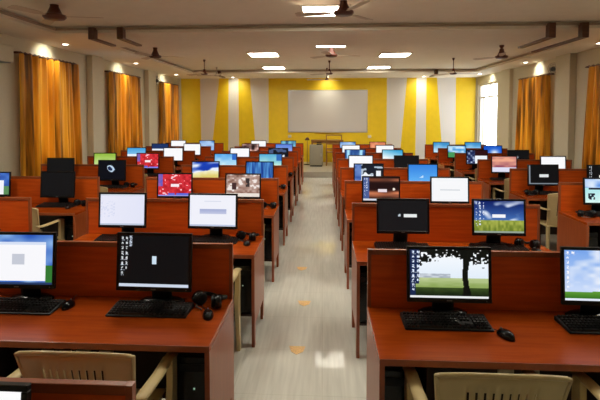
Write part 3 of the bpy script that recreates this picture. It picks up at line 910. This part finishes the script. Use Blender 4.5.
# block: (name, x of aisle-side end, sign, seat offsets, list of rows)
# row: (row y of the panel, row phrase, seat list) seat: (seat phrase, offset, painter, screen phrase, options)
def row(block, xe, s, yb, phrase, seats, towers=True):
    kind='L' if s<0 else 'R'
    proto=deskL if s<0 else deskR
    if not used[kind]: d=proto; used[kind]=True
    else: d=dup(proto)
    d.location=(xe,yb,0)
    tag(d,'reddish brown two-seat desk with raised back panel, %s'%phrase,'desk','reddish brown computer desks in rows')
    Wd=1.664 if s<0 else 1.604
    for st in seats:
        sp,off,fn,scr,o=st[:5]
        X=xe+s*off; rz=o.get('rz',random.uniform(-.03,.03)); dx=o.get('dx',0)
        mY=yb-.205+o.get('dy',0)
        if fn:
            dist=yb
            res=R2['near'] if yb<3.2 else (R2['mid'] if yb<8 else R2['far'])
            m=make_monitor(fn,o.get('W',.43),o.get('H',.30),res,o.get('cz',.262))
            m.location=(X+dx,mY,.75); m.rotation_euler=(0,0,rz)
            tag(m,'monitor %s, %s, %s'%(scr,sp,phrase),'monitor','computer monitors on the desks')
        if o.get('kb'):
            k=inst('kb',(X+dx+o.get('kx',0),yb-.228+o.get('ky',0),.75),o.get('kr',0))
            tag(k,'black keyboard below its monitor, %s, %s'%(sp,phrase),'keyboard','black keyboards on the desks')
        if o.get('mo'):
            mx_,my_=o['mo']; k=inst('mo',(mx_,my_,.75),random.uniform(-.2,.5))
            tag(k,'black mouse beside keyboard, %s, %s'%(sp,phrase),'mouse','black computer mice')
        if o.get('hs'):
            hx,hy=o['hs']; k=inst('hs',(hx,hy,.75),random.uniform(-.4,.4))
            tag(k,'black headset beside monitor, %s, %s'%(sp,phrase),'headset','black headsets on the desks')
        if o.get('ch') is not None:
            cx,cy=o['ch']; k=inst('ch',(X+cx,yb-DEP-.035+cy,0),o.get('cr',0))
            tag(k,'cream plastic armchair, %s, %s'%(sp,phrase),'chair','cream plastic armchairs at the desks')
    if towers:
        k=inst('tower',(xe+s*.122,yb-.232,.20)); tag(k,'black computer tower under end of desk, %s'%phrase,'computer tower','black computer towers under the desks')

LN,RN,LWN,RWN='left centre block','right centre block','left window block','right window block'
# ---- left centre block; seats: aisle .41, outer 1.235
row(LN,-.538,-1,dL-pL,'desk cut off at bottom left corner',[
  ('aisle seat',.385,p_whitegrey,'with a plain pale screen',dict(dy=-.03,cz=.30))],towers=False)
Lrows=[
 ((p_black_icons,'with black desktop and white icons',dict(W=.432,H=.325,cz=.275,kb=1,kx=-.015,mo=(-.625,2.475),hs=(-.645,2.64),ch=(-.085,.0),rz=-.02)),
  (p_deskwin,'with white window over blue',dict(W=.44,H=.32,cz=.272,kb=1,kx=.02,mo=(-1.46,2.56),ch=(.09,0),dx=.03,rz=.02))),
 ((p_dialogbar,'with pale lilac bar on white',dict(H=.31,W=.44,dx=-.015,kb=1,hs=(-.655,4.07),mo=(-.645,3.90),ch=(.01,-.16))),
  (p_lav,'with pale lilac page',dict(H=.31,kb=1,mo=(-1.50,3.98)))),
 ((p_collage,'with brown and cream photo collage',dict(hs=(-.64,5.50),ch=(.01,-.12))),
  (p_red,'with red patterned wallpaper and white dialog',dict())),
 ((p_stripes,'with deep blue curtain stripes',dict(hs=(-.64,6.95),ch=(.01,-.1))),
  (p_dune,'with blue sky over yellow dune',dict())),
 ((p_aqua,'with pale aqua wallpaper',dict(hs=(-.64,8.4))),
  (p_sea,'with light sea blue wallpaper',dict())),
 ((p_bw,'with dark blue and white picture',dict()),
  (p_white,'with blank white screen',dict())),
 ((p_lavblue,'with lavender blue wallpaper',dict()),
  (p_mosaic,'with dark and pink picture',dict())),
 ((p_tealblue,'with teal blue wallpaper',dict()),
  (p_whitegrey,'with white greyish screen',dict()))]
for k,(a,b_) in enumerate(Lrows):
    row(LN,-.538,-1,dL+k*pL,'%s full row, %s'%(ORD[k],LN),[('aisle seat',.41)+a,('outer seat',1.235)+b_])
Rrows=[
 ((p_tree,'showing a dark tree on a green park',dict(W=.44,H=.292,cz=.258,kb=1,kx=-.02,mo=(.912,2.325),ch=(.028,-.0),rz=.0,dx=.008)),
  (p_hill,'showing blue sky over a green hill',dict(W=.44,H=.30,cz=.262,kb=1,mo=(1.74,2.36),dx=.02,ch=(.02,0)))),
 ((p_greydlg,'with grey screen and small white dialog',dict(H=.288,cz=.272,dy=-.04,kb=1)),
  (p_field,'showing dark blue sky over yellow green field',dict(kb=1,hs=(1.71,3.95),mo=(1.72,3.80)))),
 ((p_sunset,'with dark orange sunset picture',dict()),(p_whiteline,'with white screen and thin grey line',dict(dx=-.02))),
 ((p_treeb,'with dark tree and white sky picture',dict()),(p_blue,'with bright plain blue screen',dict(dx=-.02))),
 ((p_white,'with blank white screen',dict()),(p_dark,'with switched-off dark screen',dict(dx=.0))),
 ((p_curtblue,'with blue curtain lights wallpaper',dict()),(p_cyanwhite,'with cyan fading to white',dict(dx=-.03))),
 ((p_whitegrey,'with blank whitish screen',dict()),(p_white,'with blank bright screen',dict())),
 ((p_bluefar,'with mid blue wallpaper',dict()),(p_salmon,'with salmon orange wallpaper',dict()))]
for k,(a,b_) in enumerate(Rrows):
    row(RN,.259,1,dR+k*pR,'%s row, %s'%(ORD[k],RN),[('aisle seat',.402)+a,('outer seat',1.19)+b_])
LW=[
 ((None,'',dict(hs=(-3.05,4.06))),(None,'',dict())),
 ((p_dark,'with black switched-off screen',dict(H=.32,kb=1,hs=(-2.93,5.52),mo=(-3.02,5.33),ch=(-.07,.0))),(p_bluewinl,'with white window over deep blue',dict(kb=1))),
 ((p_swirl,'with pale swirl mark on black',dict(H=.32,kb=1,hs=(-2.95,7.0),ch=(0,0))),(p_dark,'with black switched-off screen',dict(kb=1,H=.33,cz=.285))),
 ((p_red,'with red patterned wallpaper and white dialog',dict(kb=1,ch=(0,0))),(p_green,'with yellow green wallpaper',dict())),
 ((p_white,'with blank white screen',dict(ch=(0,0))),(p_cyanwin,'with white window over cyan',dict())),
 ((p_white,'with blank white screen',dict(ch=(0,0))),(p_bwin,'with white window over navy',dict())),
 ((p_bluefar,'with mid blue wallpaper',dict()),(p_white,'with blank white screen',dict()))]
for i,(a,b_) in enumerate(LW):
    k=i+1
    row(LWN,-2.797+(.06 if i==0 else 0),-1,dL+k*pL,'%s visible row, %s'%(ORD[i],LWN),[('inner seat',.425)+a,('window seat',1.235)+b_])
RW=[
 ((p_teal_coast,'with pale teal coast picture',dict(kb=1,hs=(2.86,5.2))),(None,'',dict())),
 ((p_blackdlg,'with black screen and white dialog',dict(kb=1,hs=(2.90,6.62),ch=(.0,0))),(p_blackicons2,'with black desktop, icons and dialog',dict(kb=1))),
 ((p_pinksunset,'with pink sunset wallpaper',dict(kb=1,ch=(0,0))),(p_white,'with blank white screen',dict())),
 ((p_pinkdark,'with white window over dark picture',dict(ch=(0,0))),(p_smallmark,'with small grey mark on black',dict())),
 ((p_greenblue,'with blue sky and green corner',dict(ch=(0,0))),(p_deepblue,'with glowing deep blue wallpaper',dict())),
 ((p_cyanlow,'with cyan wallpaper',dict()),(p_cyanlow,'with cyan wallpaper',dict()))]
for i,(a,b_) in enumerate(RW):
    k=i+2
    row(RWN,2.719,1,dR+k*pR,'%s visible row, %s'%(ORD[i],RWN),[('inner seat',.385)+a,('window seat',1.20)+b_])

# ------------------------------------------------------------------ world, camera, view
w=bpy.data.worlds.new('daylight'); scene.world=w; w.use_nodes=True
w.node_tree.nodes['Background'].inputs[0].default_value=(.92,.96,1,1)
w.node_tree.nodes['Background'].inputs[1].default_value=6.2

cam=bpy.data.cameras.new('camera'); co=bpy.data.objects.new('camera',cam); COL.objects.link(co); scene.camera=co
cam.sensor_width=36; cam.lens=466.05/600*36; cam.clip_start=.05
cam.shift_x=(300-297.44)/600; cam.shift_y=-(200-136.54)/600
co.location=(0,0,1.849); co.rotation_euler=(PI/2-.0448,0,.0544)
vs=scene.view_settings; vs.view_transform='Standard'; vs.look='None'; vs.exposure=0; vs.gamma=1; vs.use_curve_mapping=False
